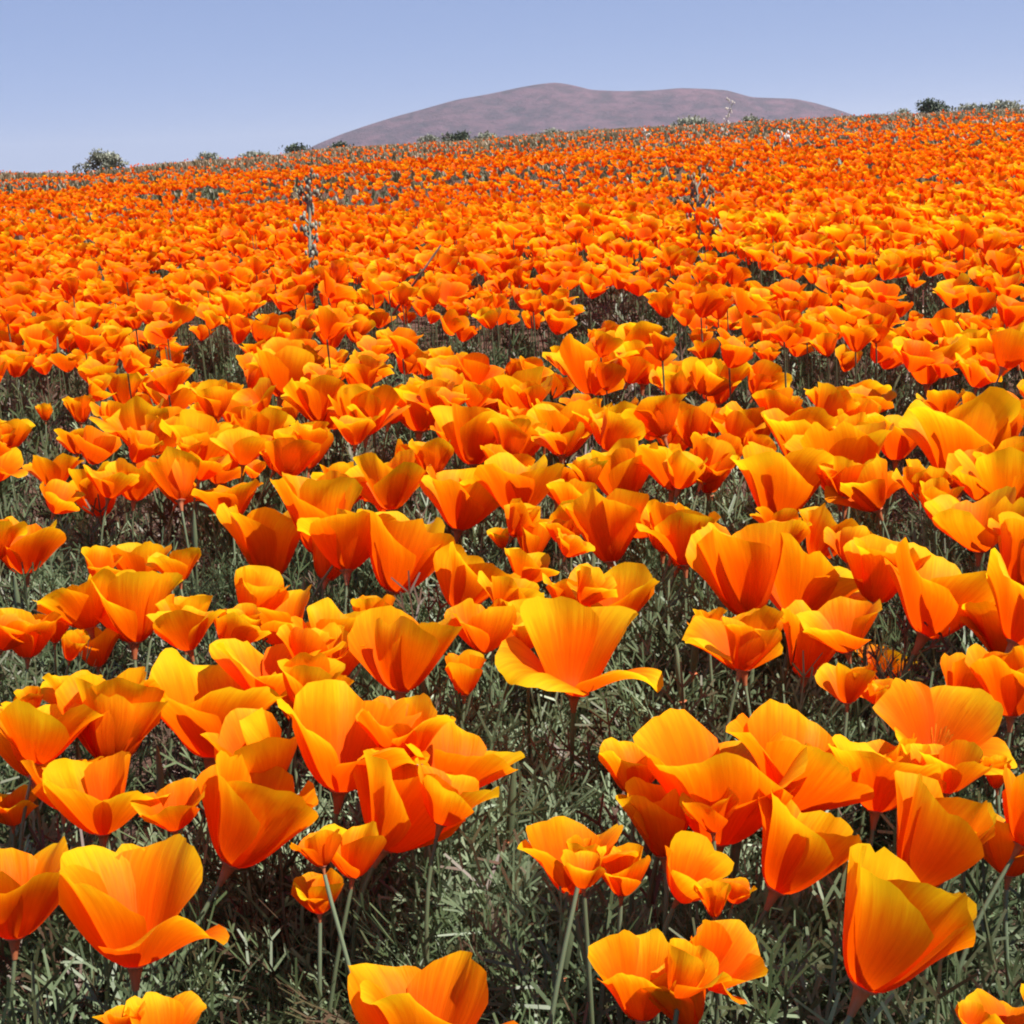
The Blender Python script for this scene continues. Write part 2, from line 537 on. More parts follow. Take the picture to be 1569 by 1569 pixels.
RIDGE = [(300, 300), (400, 262), (490, 218), (525, 204), (560, 192), (605, 178), (650, 166), (700, 152), (750, 143), (790, 134), (822, 128), (852, 125), (880, 130),
         (905, 137), (950, 139), (1000, 138), (1040, 134), (1080, 135), (1112, 137), (1150, 148), (1215, 150), (1245, 156), (1285, 168), (1340, 188), (1420, 205)]
def make_mountain():
    D = 1500.0
    ra = np.array([slope_of(*p) for p in RIDGE])
    xs = np.linspace(ra[0, 0] * D * 1.05, ra[-1, 0] * D * 1.05, 220)
    ys = np.linspace(D - 520, D + 520, 90)
    hz = np.interp(xs / D, ra[:, 0], ra[:, 1]) * D + CAM.z
    k = np.hanning(7); k /= k.sum()
    hz = np.convolve(np.pad(hz, 3, mode='edge'), k, 'valid')
    base = -70.0
    X, Y = np.meshgrid(xs, ys)
    q = np.random.default_rng(11)
    warp = 60 * np.sin(X / 190 + 1) + 35 * np.sin(X / 83)
    t = np.abs(Y - D - warp * .0) / 520
    prof = (1 - sstep(t)) ** 1.0
    H = base + (np.tile(hz, (len(ys), 1)) - base) * prof
    gul = np.zeros_like(X)
    for i in range(7):
        f = 1 / q.uniform(30, 110); g = 1 / q.uniform(140, 400)
        gul += np.abs(np.sin(X * f + Y * g + q.uniform(0, 6.28) + .8 * np.sin(Y / 70 + i))) * q.uniform(1.0, 2.6)
    H = H - gul * np.clip(t * 4, 0, 1) * (1 - .5 * t) * 2.0
    V = np.stack([X, Y, H], -1).reshape(-1, 3)
    o = obj('mountain', mesh('mountain', V, grid_faces(219, 89), mountain_material()))
    tag(o, kind='structure')
make_ground()
make_mountain()

# ------------------------------------------------------------------ foreground poppies, read off the photograph
# (base x, base y, petal length in photograph pixels, lean right, lean to viewer, openness, spin, seed, petal changes, label)
HERO = [
    (207, 1478, 205, 3, 6, .46, 40, 1, {3: (14, 18), 2: (-8, -14), 1: (-4, 6), 0: (-10, -10)}, 'large wide open orange poppy in front, one petal spread out low beside its cup'),
    (352, 1325, 178, 30, -4, .15, 20, 2, None, 'smooth orange poppy cup tipped sideways, hanging over the large wide open poppy'),
    (1322, 1515, 225, 28, -2, .18, 24, 3, None, 'big orange poppy cup leaning over bare reddish soil, largest of three leaning cups'),
    (1188, 1366, 160, 30, -4, .15, 30, 4, None, 'orange poppy cup of middle size, tucked behind the big leaning cup'),
    (1398, 1360, 175, 32, -4, .17, 35, 5, None, 'orange leaning poppy cup with one pointed petal tip standing apart'),
    (1098, 1292, 215, 6, 6, .40, 60, 6, {1: (-4, -10)}, 'very large deep orange poppy bowl with tall overlapping petals'),
    (1205, 1240, 170, 20, 6, .50, 10, 7, None, 'broad orange poppy pressed against the back of a very large bowl'),
    (1432, 1158, 120, 8, 30, .74, 45, 8, {3: (14, 30)}, 'flat open yellow orange poppy showing its centre, lower petal hanging'),
    (880, 1062, 160, 4, 18, .56, 40, 9, {1: (-20, -25), 0: (-8, -5), 2: (14, 62), 3: (12, 58)}, 'open golden poppy with one tall back petal and two drooping side petals'),
    (175, 1170, 155, 3, 0, .24, 40, 10, None, 'rounded golden orange poppy cup held above a shaded red one'),
    (322, 1160, 172, 5, 2, .34, 48, 11, None, 'tall golden poppy cup with a domed petal, touching a rounded cup'),
    (520, 1212, 175, 10, 4, .42, 40, 12, None, 'deep orange poppy bowl crowded by other blooms above the grey foliage'),
    (588, 1300, 165, 32, 2, .28, 30, 13, None, 'orange poppy tipped far over above the grey green foliage tuft'),
    (690, 1212, 118, 24, 8, .50, 20, 14, None, 'dull orange poppy with spread petals beside the tipped one'),
    (158, 1278, 125, 2, 4, .40, 45, 15, None, 'dark red orange poppy in shade under a rounded cup'),
    (22, 1438, 160, 2, 0, .36, 40, 16, None, 'orange poppy with ribbed yellow top petals beside the large wide open one'),
    (52, 1190, 112, -2, 0, .34, 45, 17, None, None),
    (650, 1640, 190, 8, 4, .44, 45, 18, None, 'yellow orange poppy in front of the grey foliage tuft, striped by a stem shadow'),
    (250, 1625, 100, 4, 6, .45, 45, 19, None, None),
    (982, 1562, 138, 4, 4, .30, 70, 20, {2: (8, 10)}, 'narrow ragged orange poppy with parted petals among foliage'),
    (880, 1370, 118, -2, 0, .34, 45, 21, None, 'fan shaped ribbed orange poppy standing upright at the edge of the foliage tuft'),
    (952, 1372, 78, 6, 6, .42, 45, 22, None, 'little round orange poppy in front of the fan shaped one'),
    (1018, 1312, 118, -4, 0, .20, 45, 23, None, 'shaded red orange poppy cup with one bright yellow edge'),
    (970, 1216, 86, 2, 2, .30, 45, 24, None, None),
    (1545, 1342, 102, 10, 0, .34, 45, 25, None, None),
    (1548, 1098, 112, 4, 0, .36, 45, 26, None, None),
    (1540, 1012, 92, -4, 0, .30, 45, 27, None, None),
    (1415, 975, 158, 30, 2, .34, 30, 28, {2: (10, 20)}, 'orange poppy swept sideways with a long petal pointing away'),
    (1148, 945, 158, -6, 0, .22, 45, 29, None, 'tall orange poppy goblet crowded against a wide flaring one'),
    (1222, 952, 160, 18, 4, .40, 35, 30, None, 'wide flaring orange poppy beside a tall goblet'),
    (1140, 1028, 105, -3, 0, .50, 45, 31, None, 'orange poppy with curled flat rim growing below a tall goblet'),
    (1232, 1038, 108, 8, 0, .22, 30, 32, None, None),
    (1298, 1078, 66, 5, 0, .35, 45, 33, None, None),
    (945, 958, 96, 2, 14, .55, 45, 34, None, 'small crinkled orange poppy alone on a pale bent stem'),
    (614, 1060, 132, 8, 2, .46, 45, 35, None, 'orange poppy with a notched rim like two raised wings'),
    (600, 907, 138, 20, 2, .30, 38, 36, None, 'orange poppy funnel with a domed yellow petal'),
    (700, 935, 100, 24, 4, .36, 30, 37, None, None),
    (738, 1000, 84, 14, 4, .34, 40, 38, None, None),
    (414, 886, 124, 2, 0, .22, 45, 39, None, None),
    (490, 850, 130, 4, 0, .30, 45, 40, None, None),
    (440, 992, 100, -6, 4, .48, 40, 41, None, None),
    (512, 1018, 96, 8, 2, .42, 45, 42, None, None),
    (206, 985, 118, 2, 0, .20, 45, 43, None, 'slim upright orange poppy goblet beside the dark open foliage'),
    (215, 898, 72, 2, 0, .22, 45, 44, None, None),
    (286, 986, 78, 6, 0, .22, 40, 45, None, None),
    (150, 1022, 62, -4, 4, .46, 45, 46, None, None),
    (42, 1008, 78, 3, 0, .42, 45, 47, None, None),
    (40, 880, 90, -5, 0, .34, 45, 48, None, None),
    (936, 862, 112, -3, -4, .16, 45, 49, None, 'dark red orange poppy goblet in shade among brighter ones'),
    (1016, 846, 80, 5, 0, .30, 45, 50, None, None),
    (1190, 802, 128, 8, 4, .48, 45, 51, None, None),
    (1345, 782, 82, -22, 6, .34, 45, 52, None, None),
    (1292, 768, 128, 2, -2, .24, 45, 53, None, None),
    (1500, 846, 104, 3, 8, .48, 45, 54, None, 'bowl shaped orange poppy with ribbed inner petals on its own'),
    (1468, 748, 158, 10, 0, .26, 40, 55, None, 'tall orange poppy with scalloped fan petals beside crossed dark twigs'),
    (1548, 796, 118, 14, 0, .34, 45, 56, None, None),
    (726, 713, 98, 2, 0, .26, 45, 57, None, 'neat orange poppy funnel pointing straight down to its stem'),
    (862, 700, 92, 5, 2, .46, 45, 58, None, None),
    (792, 790, 100, 3, 0, .32, 45, 59, None, None),
    (702, 812, 104, 14, 2, .34, 45, 60, None, None),
    (600, 782, 92, -4, 2, .40, 45, 61, None, None),
    (958, 770, 96, -8, 2, .40, 45, 62, None, None),
    (1030, 752, 90, 12, 2, .42, 45, 63, None, None),
    (815, 858, 62, 4, 2, .10, 45, 64, None, None),
    (222, 695, 84, -6, 2, .40, 45, 65, None, None),
    (305, 716, 88, 8, 4, .44, 45, 66, None, None),
    (155, 792, 84, -4, 0, .28, 45, 67, None, None),
    (205, 768, 70, 8, 0, .30, 45, 68, None, None),
    (118, 696, 48, 4, 0, .46, 45, 69, None, None),
    (124, 648, 44, 0, 0, .14, 45, 70, None, None),
    (70, 645, 27, 0, 0, .05, 45, 71, None, None),
    (190, 622, 54, 4, 4, .44, 45, 72, None, None),
    (262, 636, 58, 8, 4, .50, 45, 73, None, None),
    (14, 690, 54, 6, 0, .30, 45, 74, None, None),
    (1062, 686, 72, 4, 0, .36, 45, 75, None, None),
    (1148, 694, 80, 0, 0, .36, 45, 76, None, None),
    (1222, 712, 92, 6, 0, .34, 45, 77, None, None),
    (1372, 706, 78, 4, 0, .32, 45, 78, None, None),
    (470, 720, 74, -6, 0, .36, 45, 79, None, None),
    (395, 690, 70, 4, 2, .40, 45, 80, None, None),
    (355, 800, 76, -6, 0, .34, 45, 81, None, None),
    (560, 668, 84, 4, 2, .42, 45, 82, None, None),
    (642, 662, 92, 6, 0, .42, 45, 83, None, None),
    (490, 648, 78, -2, 2, .46, 45, 84, None, None),
    (800, 640, 80, 2, 0, .38, 45, 85, None, None),
    (905, 605, 92, 3, 0, .34, 45, 86, None, None),
    (985, 590, 74, 6, 0, .38, 45, 87, None, None),
    (1100, 620, 72, 0, 2, .46, 45, 88, None, None),
    (430, 610, 84, 14, 0, .36, 45, 89, None, None),
    (1310, 640, 70, 4, 2, .46, 45, 90, None, None),
    (1420, 590, 82, 2, 0, .36, 45, 91, None, None),
    (1500, 575, 74, 4, 0, .36, 45, 92, None, None),
    (690, 625, 70, 6, 2, .40, 45, 93, None, None),
    (110, 1090, 66, -6, 2, .46, 45, 94, None, None),
    (20, 1265, 60, 4, 4, .40, 45, 95, None, None),
    (410, 1075, 110, 10, 2, .44, 45, 96, None, None),
    (455, 1110, 78, 12, 4, .46, 45, 97, None, None),
    (1450, 1215, 84, 8, 6, .50, 20, 98, None, 'shaded orange poppy hanging just below the flat open one'),
    (490, 1400, 66, 2, 0, .26, 45, 99, None, None),
    (540, 1345, 84, 10, 0, .26, 45, 100, None, None),
    (1095, 1405, 54, 4, 2, .12, 45, 101, None, None),
    (1540, 1600, 80, 6, 4, .40, 45, 102, None, None),
    (1040, 1530, 84, 10, 2, .34, 45, 103, None, None),
    (345, 735, 66, 6, 2, .40, 45, 104, None, None),
    (1410, 770, 60, 4, 0, .30, 45, 105, None, None),
    (1250, 860, 84, 20, 2, .40, 45, 106, None, None),
]
REF = {1: 'large open front poppy', 2: 'smooth sideways cup', 3: 'big leaning cup', 4: 'tucked leaning cup', 5: 'pointed tip cup', 6: 'very large bowl', 7: 'broad pressed poppy', 8: 'flat yellow poppy',
       9: 'golden drooping poppy', 10: 'rounded golden cup', 11: 'domed golden cup', 12: 'deep orange bowl', 13: 'far tipped poppy', 14: 'dull spread poppy', 15: 'shaded red poppy', 16: 'ribbed yellow poppy',
       18: 'stem striped poppy', 20: 'narrow ragged poppy', 21: 'ribbed fan poppy', 22: 'little round poppy', 23: 'yellow edged cup', 28: 'long swept poppy', 29: 'tall goblet', 30: 'wide flaring poppy',
       31: 'curled rim poppy', 34: 'small crinkled poppy', 35: 'winged notched poppy', 36: 'domed funnel poppy', 43: 'slim goblet', 49: 'dark red goblet', 54: 'ribbed bowl', 55: 'scalloped tall poppy',
       57: 'neat funnel', 98: 'hanging shaded poppy'}
REFP = {}
for h_ in HERO:
    if h_[7] in REF:
        p_ = hit(h_[0], h_[1], .165); REFP[REF[h_[7]]] = (p_.x, p_.y)
USED = set()
def place_phrase(x, y, lead):
    near = sorted(REFP, key=lambda r: (REFP[r][0] - x) ** 2 + (REFP[r][1] - y) ** 2)
    c = [f'{lead} beside the {near[0]}'] + [f'{lead} between the {near[a]} and the {near[b]}' for a, b in ((0, 1), (0, 2), (1, 2), (0, 3), (1, 3), (2, 3), (0, 4), (1, 4), (2, 4), (0, 5), (1, 5), (2, 5), (3, 4), (3, 5), (4, 5), (0, 6), (1, 6))]
    for t in c:
        if t not in USED: break
    USED.add(t)
    return t
taken = []
CLASS = {
    0: ('small narrow orange poppy cup among the larger front poppies', 'small narrow front poppies'),
    1: ('upright orange poppy cup among the larger front poppies', 'upright front poppies'),
    2: ('loosely spread orange poppy among the larger front poppies', 'loosely spread front poppies'),
}
for (bx, by, lp, lean, tow, op, spin, seed, mods, label) in HERO:
    h = .155 + .012 * math.sin(seed * 2.7)
    p = hit(bx, by, h)
    dep = (p - CAM).dot(fwd)
    L = (1.0 if lp > 135 else 1.07) * lp * dep / FPX
    g = None
    if label is None:
        g = CLASS[0 if op < .25 else 1 if op < .4 else 2][1]
        label = place_phrase(p.x, p.y, f"{'small' if lp < 75 else 'medium' if lp < 100 else 'large'} {'narrow' if op < .25 else 'upright' if op < .4 else 'spread'} orange poppy")
    sp = R(spin) + math.atan2(-p.x, p.y) * 0
    make_poppy(p, L, lean, tow, op, seed, sp, label, g, (18, 14) if lp > 110 else (14, 10), mods)
    taken.append((p.x, p.y, L))
# companions pressed against the front poppies, so that they stand in clumps
GAPQ = [(55, 610, 70, 40), (60, 700, 50, 45), (210, 820, 110, 40), (330, 905, 50, 50), (80, 900, 60, 40), (1030, 1000, 40, 100), (850, 1200, 80, 70), (700, 1380, 180, 110), (1200, 1500, 110, 90), (1520, 1460, 60, 110), (1260, 1210, 70, 40), (400, 1440, 60, 90)]
N_HERO = len(HERO)
for n_, (bx, by, lp, lean, tow, op, spin, seed, mods, label) in enumerate(list(HERO)):
    q = random.Random(seed * 31)
    for _ in range(3 if by < 1120 else 2):
        if q.random() > .66 or seed in (1, 2, 3, 8, 9): continue
        px = bx + q.choice((-1, 1)) * lp * q.uniform(.45, .95); py = by - lp * q.uniform(-.1, .5)
        if any(((px - a) / c) ** 2 + ((py - b) / d) ** 2 < 1 for a, b, c, d in GAPQ) or not -60 < px < 1630: continue
        p = hit(px, py, .150 + .03 * q.random())
        dep = (p - CAM).dot(fwd)
        cl = lp * q.uniform(.5, .88)
        o2 = q.choice((.12, .2, .3, .36, .42, .5))
        make_poppy(p, cl * dep / FPX, q.gauss(9, 13), q.gauss(2, 9), o2, 300 + (seed * 7 + _) % 40, q.uniform(0, 6.28),
                   place_phrase(p.x, p.y, f"crowded {'narrow' if o2 < .25 else 'half open' if o2 < .4 else 'spread'} orange poppy"), 'companions crowding the front poppies', (12, 9), None, False)
        taken.append((p.x, p.y, cl * dep / FPX)); N_HERO += 1
taken = np.array(taken)

# ------------------------------------------------------------------ gaps in the flower cover (patches of bare foliage)
GAPS = [(55, 610, 70, 40), (60, 700, 50, 45), (60, 780, 35, 20), (210, 820, 120, 50), (330, 905, 60, 50), (80, 900, 70, 40), (325, 545, 50, 26), (780, 535, 75, 28), (940, 480, 60, 34), (630, 508, 50, 18), (620, 662, 50, 22),
        (1000, 612, 60, 22), (1080, 740, 30, 30), (1060, 800, 30, 40), (1030, 990, 45, 130), (850, 1190, 90, 90), (690, 1050, 40, 40), (700, 1380, 190, 90), (1200, 1480, 110, 90), (1520, 1450, 70, 110), (1260, 1200, 80, 50),
        (1400, 850, 60, 30), (1540, 900, 40, 40), (860, 830, 40, 60), (1230, 570, 50, 26), (1250, 1000, 30, 30), (1350, 1010, 60, 40), (1190, 430, 40, 14), (1410, 460, 30, 20), (1300, 410, 40, 10), (560, 305, 45, 12), (310, 295, 40, 8),
        (60, 370, 80, 10), (900, 605, 30, 14), (420, 485, 34, 12), (400, 1400, 90, 120), (1075, 385, 34, 14), (1180, 600, 30, 14), (130, 1380, 30, 30), (640, 380, 30, 8), (1420, 280, 50, 7), (1050, 310, 50, 8), (250, 420, 40, 8),
        (500, 900, 60, 50), (660, 900, 30, 60), (1240, 680, 30, 14), (1390, 660, 30, 30)]
GA = np.array(GAPS, float)
def in_gap(P, grow=1.18):
    u, v, d = project(P + np.array([0, 0, .015]))
    g = ((u[:, None] - GA[:, 0]) / (GA[:, 2] * grow)) ** 2 + ((v[:, None] - GA[:, 1]) / (GA[:, 3] * grow)) ** 2
    return (g < 1).any(1) & ((v > 420) | (rng.uniform(size=len(v)) < .6))

def vnoise(x, y, s, seed=0):
    return (np.sin(x / s * 1.7 + seed) * np.sin(y / s * 1.3 + 2 * seed + .5) + .6 * np.sin((x + y) / s * 2.9 + 3 * seed) * np.sin((x - .6 * y) / s * 2.3 + seed * 1.7)) / 1.6

def scatter(y0, y1, dens, margin=.2):
    """jittered points over the wedge of ground in view, dens per square metre"""
    n = int(dens * .36 * (y1 ** 2 - y0 ** 2) + dens * margin * 2 * (y1 - y0))
    y = np.sqrt(rng.uniform(y0 ** 2, y1 ** 2, n * 2))
    x = rng.uniform(-1, 1, n * 2) * (y * .36 + margin)
    return x[:n], y[:n]

def thin(x, y, r):
    """drop points closer than r to an earlier one (grid hash)"""
    keep = []; cell = {}
    for i in range(len(x)):
        c = (int(math.floor(x[i] / r)), int(math.floor(y[i] / r)))
        ok = True
        for a in (-1, 0, 1):
            for b in (-1, 0, 1):
                for j in cell.get((c[0] + a, c[1] + b), ()):
                    if (x[i] - x[j]) ** 2 + (y[i] - y[j]) ** 2 < r * r: ok = False; break
                if not ok: break
            if not ok: break
        if ok:
            cell.setdefault(c, []).append(i); keep.append(i)
    return np.array(keep)

def rand_heads(n, tiltsd=13):
    lean = rng.normal(9, tiltsd, n); tow = rng.normal(3, tiltsd * .8, n)
    ax = np.stack([np.tan(np.radians(np.clip(lean, -50, 50))), -np.tan(np.radians(np.clip(tow, -50, 50))), np.ones(n)], -1)
    ax /= np.linalg.norm(ax, axis=1)[:, None]
    sp = rng.uniform(0, 2 * math.pi, n)
    ref = np.stack([np.cos(sp), np.sin(sp), np.zeros(n)], -1)
    X = ref - (ref * ax).sum(1)[:, None] * ax; X /= np.linalg.norm(X, axis=1)[:, None]
    Y = np.cross(ax, X)
    return np.stack([X, Y, ax], -1), lean, tow, sp

# middle distance: the nearest ones as poppies of their own
x, y = scatter(.7, 5.5, 900)
o_ = np.argsort(rng.uniform(size=len(x))); x, y = x[o_], y[o_]
k = thin(x, y, .042); x, y = x[k], y[k]
z = T(x, y) + rng.normal(.168, .024, len(x)) + .02 * vnoise(x, y, .5, 1)
P = np.stack([x, y, z], -1)
u_, v_, d_ = project(P)
ok = ~in_gap(P) & (d_ > .3)
dd = np.min(np.hypot(x[:, None] - taken[None, :, 0], y[:, None] - taken[None, :, 1]) - taken[None, :, 2] * .75, axis=1)
# the rows the hero list covers stay as listed, with a few low ones between
ok &= (dd > .008) & ((v_ < 640) | ((v_ < 780) & (rng.uniform(size=len(x)) < .85)) | (rng.uniform(size=len(x)) < .12))
P, u_, v_, d_ = P[ok], u_[ok], v_[ok], d_[ok]
order = np.argsort(d_)
inview = [i for i in order if -40 < u_[i] < 1609 and v_[i] < 1600]
N_IND = max(40, 300 - N_HERO)
ind = inview[:N_IND]
IND_CLASS = [('narrow orange poppy cup in the packed rows behind the front poppies', 'narrow poppies in the packed rows'),
             ('half open orange poppy in the packed rows behind the front poppies', 'half open poppies in the packed rows'),
             ('wide open orange poppy in the packed rows behind the front poppies', 'wide open poppies in the packed rows')]
VAR = [(.16, 201), (.20, 202), (.24, 203), (.30, 204), (.33, 205), (.36, 206), (.40, 207), (.42, 208), (.46, 209), (.50, 210), (.56, 211), (.62, 212), (.28, 213), (.38, 214)]
for i in ind:
    op, sd_ = VAR[rng.integers(len(VAR))]
    ln_ = float(np.clip(rng.normal(8, 12), -30, 40)); Li = float(rng.uniform(.030, .052))
    lab, g = IND_CLASS[0 if op < .29 else 1 if op < .45 else 2]
    wd = ('small ' if Li < .041 else 'large ') + ('leaning ' if abs(ln_) > 10 else 'straight ')
    lab, g = wd + lab, wd + g
    small = .72 if v_[i] > 780 else 1.0
    if small < 1: lab, g = place_phrase(P[i][0], P[i][1], 'low little orange poppy'), 'low little poppies among the front blooms'
    make_poppy(P[i] - np.array([0, 0, .035 if small < 1 else 0]), Li * small, ln_, float(rng.normal(3, 9)), op, sd_,
               float(rng.uniform(0, 6.28)), lab, g, (8, 7), None, False)
indset = set(ind)
rest = np.array([i for i in range(len(P)) if i not in indset])

petals, stems = Acc(), Acc()
def flower_tmpl(op, seed, nu, nv):
    A = Acc()
    for v, f, uv in flower(op, seed, nu, nv): A.add(v, f, uv, 0.0)
    return np.vstack(A.V), np.vstack(A.F), np.vstack(A.U)
def stem_tmpl():
    v, f = tube([(0, 0, -1), (.02, .01, -.5), (0, 0, 0)], .006, 3)
    return v, f, np.zeros((len(v), 2))
def lay(P, size, tmpls, tiltsd, stem=True, tsd=.10, patch=.10):
    n = len(P)
    if n == 0: return
    Rm, *_ = rand_heads(n, tiltsd)
    tint = rng.normal(0, tsd, n) + patch * vnoise(P[:, 0], P[:, 1], 1.2, 3)
    w_ = rng.integers(len(tmpls), size=n)
    for j, t in enumerate(tmpls):
        s = w_ == j
        petals.many(t, Rm[s], P[s], size[s], tint[s])
    if stem:
        h = P[:, 2] - T(P[:, 0], P[:, 1])
        stems.many(stem_tmpl(), np.tile(np.eye(3), (n, 1, 1)), P, h, rng.uniform(.3, .7, n))

LOD1 = [flower_tmpl(op, sd_ + 100, 6, 5) for op, sd_ in VAR]
LOD2 = [flower_tmpl(op, sd_ + 200, 3, 3) for op, sd_ in VAR[:10]]
LOD3 = [flower_tmpl(op, sd_ + 300, 2, 2) for op, sd_ in VAR[:8]]
lay(P[rest], rng.uniform(.028, .052, len(rest)), LOD1, 13)

def band(y0, y1, dens, rmin, size, tm, tiltsd, stem, cover, seed, hmean=.172):
    x, y = scatter(y0, y1, dens, .5)
    o_ = np.argsort(rng.uniform(size=len(x))); x, y = x[o_], y[o_]
    if rmin: k = thin(x, y, rmin); x, y = x[k], y[k]
    z = T(x, y) + rng.normal(hmean, .026, len(x)) + .02 * vnoise(x, y, .6, 2)
    P = np.stack([x, y, z], -1)
    c = cover + .35 * vnoise(x, y, 1.6 + y0 * .12, seed) + .25 * vnoise(x, y, .5 + y0 * .05, seed + 5)
    ok = ~in_gap(P) & (rng.uniform(size=len(x)) < c)
    P = P[ok]
    lay(P, rng.uniform(*size, len(P)), tm, tiltsd, stem)
band(5.5, 7.5, 560, .050, (.032, .054), LOD2, 15, True, 1.1, 1)
band(7.5, 10, 520, .050, (.032, .054), LOD3, 15, False, 1.1, 1)
band(10, 18, 200, .055, (.034, .056), LOD3, 16, False, .62, 2)
band(18, 30, 17, 0, (.036, .058), LOD3, 18, False, .62, 3)
band(30, 56, 1.8, 0, (.04, .06), LOD3, 20, False, .50, 4)
band(56, 88, .4, 0, (.045, .06), LOD3, 20, False, .40, 6)
tag(obj('poppy_field', petals.mesh('poppy_field', M_PETAL)), 'countless orange poppies covering the field up to its crest', 'poppies', None, 'stuff')
tag(obj('poppy_stems', stems.mesh('poppy_stems', M_STEM)), 'thin green stems under the countless field poppies', 'stems', None, 'stuff')

# ------------------------------------------------------------------ feathery poppy foliage
def leaf_tmpl(seed, detail=2):
    """finely cut, three-times-forked leaf of unit length lying along +X, arching"""
    q = np.random.default_rng(seed)
    A = Acc()
    def seg(p, d, ln, wd, lvl):
        d = d / np.linalg.norm(d)
        up_ = np.array([0, 0, 1.0]); side = np.cross(up_, d); side /= np.linalg.norm(side) + 1e-9
        nrm = np.cross(d, side)
        mid = p + d * ln * .5 + nrm * ln * q.uniform(-.04, .08)
        end = p + d * ln + nrm * ln * q.uniform(-.02, .10)
        if lvl < 2:
            v, f = ribbon([p, mid, end], [wd * .6, wd * (.6 if lvl < 1 else 1.05), wd * .8], nrm + side * q.uniform(-.5, .5))
        else:
            v, f = ribbon([p, end], [wd, wd * .75], nrm + side * q.uniform(-.5, .5))
        A.add(v, f, None, q.uniform(-.05, .05))
        if lvl >= detail + 1: return
        kids = 3 if lvl < 2 else q.integers(2, 4)
        for a in np.linspace(-1, 1, kids):
            an = a * q.uniform(.40, .85)
            nd_ = d * math.cos(an) + side * math.sin(an) + nrm * q.uniform(-.25, .35)
            seg(end - d * ln * .06, nd_, ln * (.58 if lvl == 0 else .64) * q.uniform(.8, 1.15) * (1 if abs(a) > .3 else 1.2), wd * .9, lvl + 1)
        if lvl == 1:
            for sgn in (-1, 1):
                an = sgn * q.uniform(.7, 1.0)
                seg(mid, d * math.cos(an) + side * math.sin(an) + nrm * q.uniform(-.2, .3), ln * .45, wd * .85, 3)
    seg(np.zeros(3), np.array([1.0, 0, .15]), .34, .017 if detail >= 2 else .026 if detail == 1 else .06, 0)
    return np.vstack(A.V), np.vstack(A.F), np.vstack(A.U), np.concatenate(A.C)

def dirs(el, az):
    """rotation with local X at elevation el, azimuth az"""
    n = len(el)
    X = np.stack([np.cos(el) * np.cos(az), np.cos(el) * np.sin(az), np.sin(el)], -1)
    Y = np.stack([-np.sin(az), np.cos(az), np.zeros(n)], -1)
    Z = np.cross(X, Y)
    return np.stack([X, Y, Z], -1)

fol = Acc()
L_HI = [leaf_tmpl(s, 2) for s in range(8)]
L_LO = [leaf_tmpl(s + 50, 1) for s in range(6)]
L_FAR = [leaf_tmpl(s + 70, 0) for s in range(6)]
def foliage(y0, y1, dens, per, tm, size, spread, tint0=.50):
    x, y = scatter(y0, y1, dens, .3)
    if y0 < 1:                                  # bare reddish soil beside the big leaning cup
        bu, bv, _ = project(np.stack([x, y, T(x, y)], -1))
        kk = (((bu - 1560) / 110) ** 2 + ((bv - 1500) / 150) ** 2 > 1) | (rng.uniform(size=len(x)) < .18)
        x, y = x[kk], y[kk]
    if y0 > 3:                                  # past the front rows leaves only show in the gaps
        P0 = np.stack([x, y, T(x, y) + .12], -1)
        kk = in_gap(P0, 1.5) | (rng.uniform(size=len(x)) < .3)
        x, y = x[kk], y[kk]
    n = len(x)
    cx = np.repeat(x, per); cy = np.repeat(y, per)
    m = len(cx)
    az = rng.uniform(0, 2 * math.pi, m); el = np.radians(rng.uniform(12, 82, m))
    rr = rng.uniform(0, spread, m)
    px = cx + np.cos(az) * rr; py = cy + np.sin(az) * rr
    pz = T(px, py) + rng.uniform(-.005, .065, m) * (1 if tm is L_HI else .9)
    s = rng.uniform(*size, m)
    tint = np.clip(np.repeat(rng.normal(tint0, .16, n), per) + rng.normal(0, .13, m), 0, .95)
    dry = rng.uniform(size=m) < .10
    tint[dry] = rng.uniform(-.1, .1, dry.sum())
    Rm = dirs(el, az)
    w_ = rng.integers(len(tm), size=m)
    P = np.stack([px, py, pz], -1)
    for j, t in enumerate(tm):
        q = w_ == j
        fol.many(t, Rm[q], P[q], s[q], tint[q])
foliage(.35, 1.6, 300, 14, L_HI, (.065, .145), .03)
foliage(1.6, 3.2, 130, 11, L_LO, (.07, .16), .035, .46)
foliage(3.2, 8, 120, 10, L_LO, (.09, .19), .05, .44)
foliage(8, 20, 40, 8, L_FAR, (.08, .15), .10)
grs = Acc()
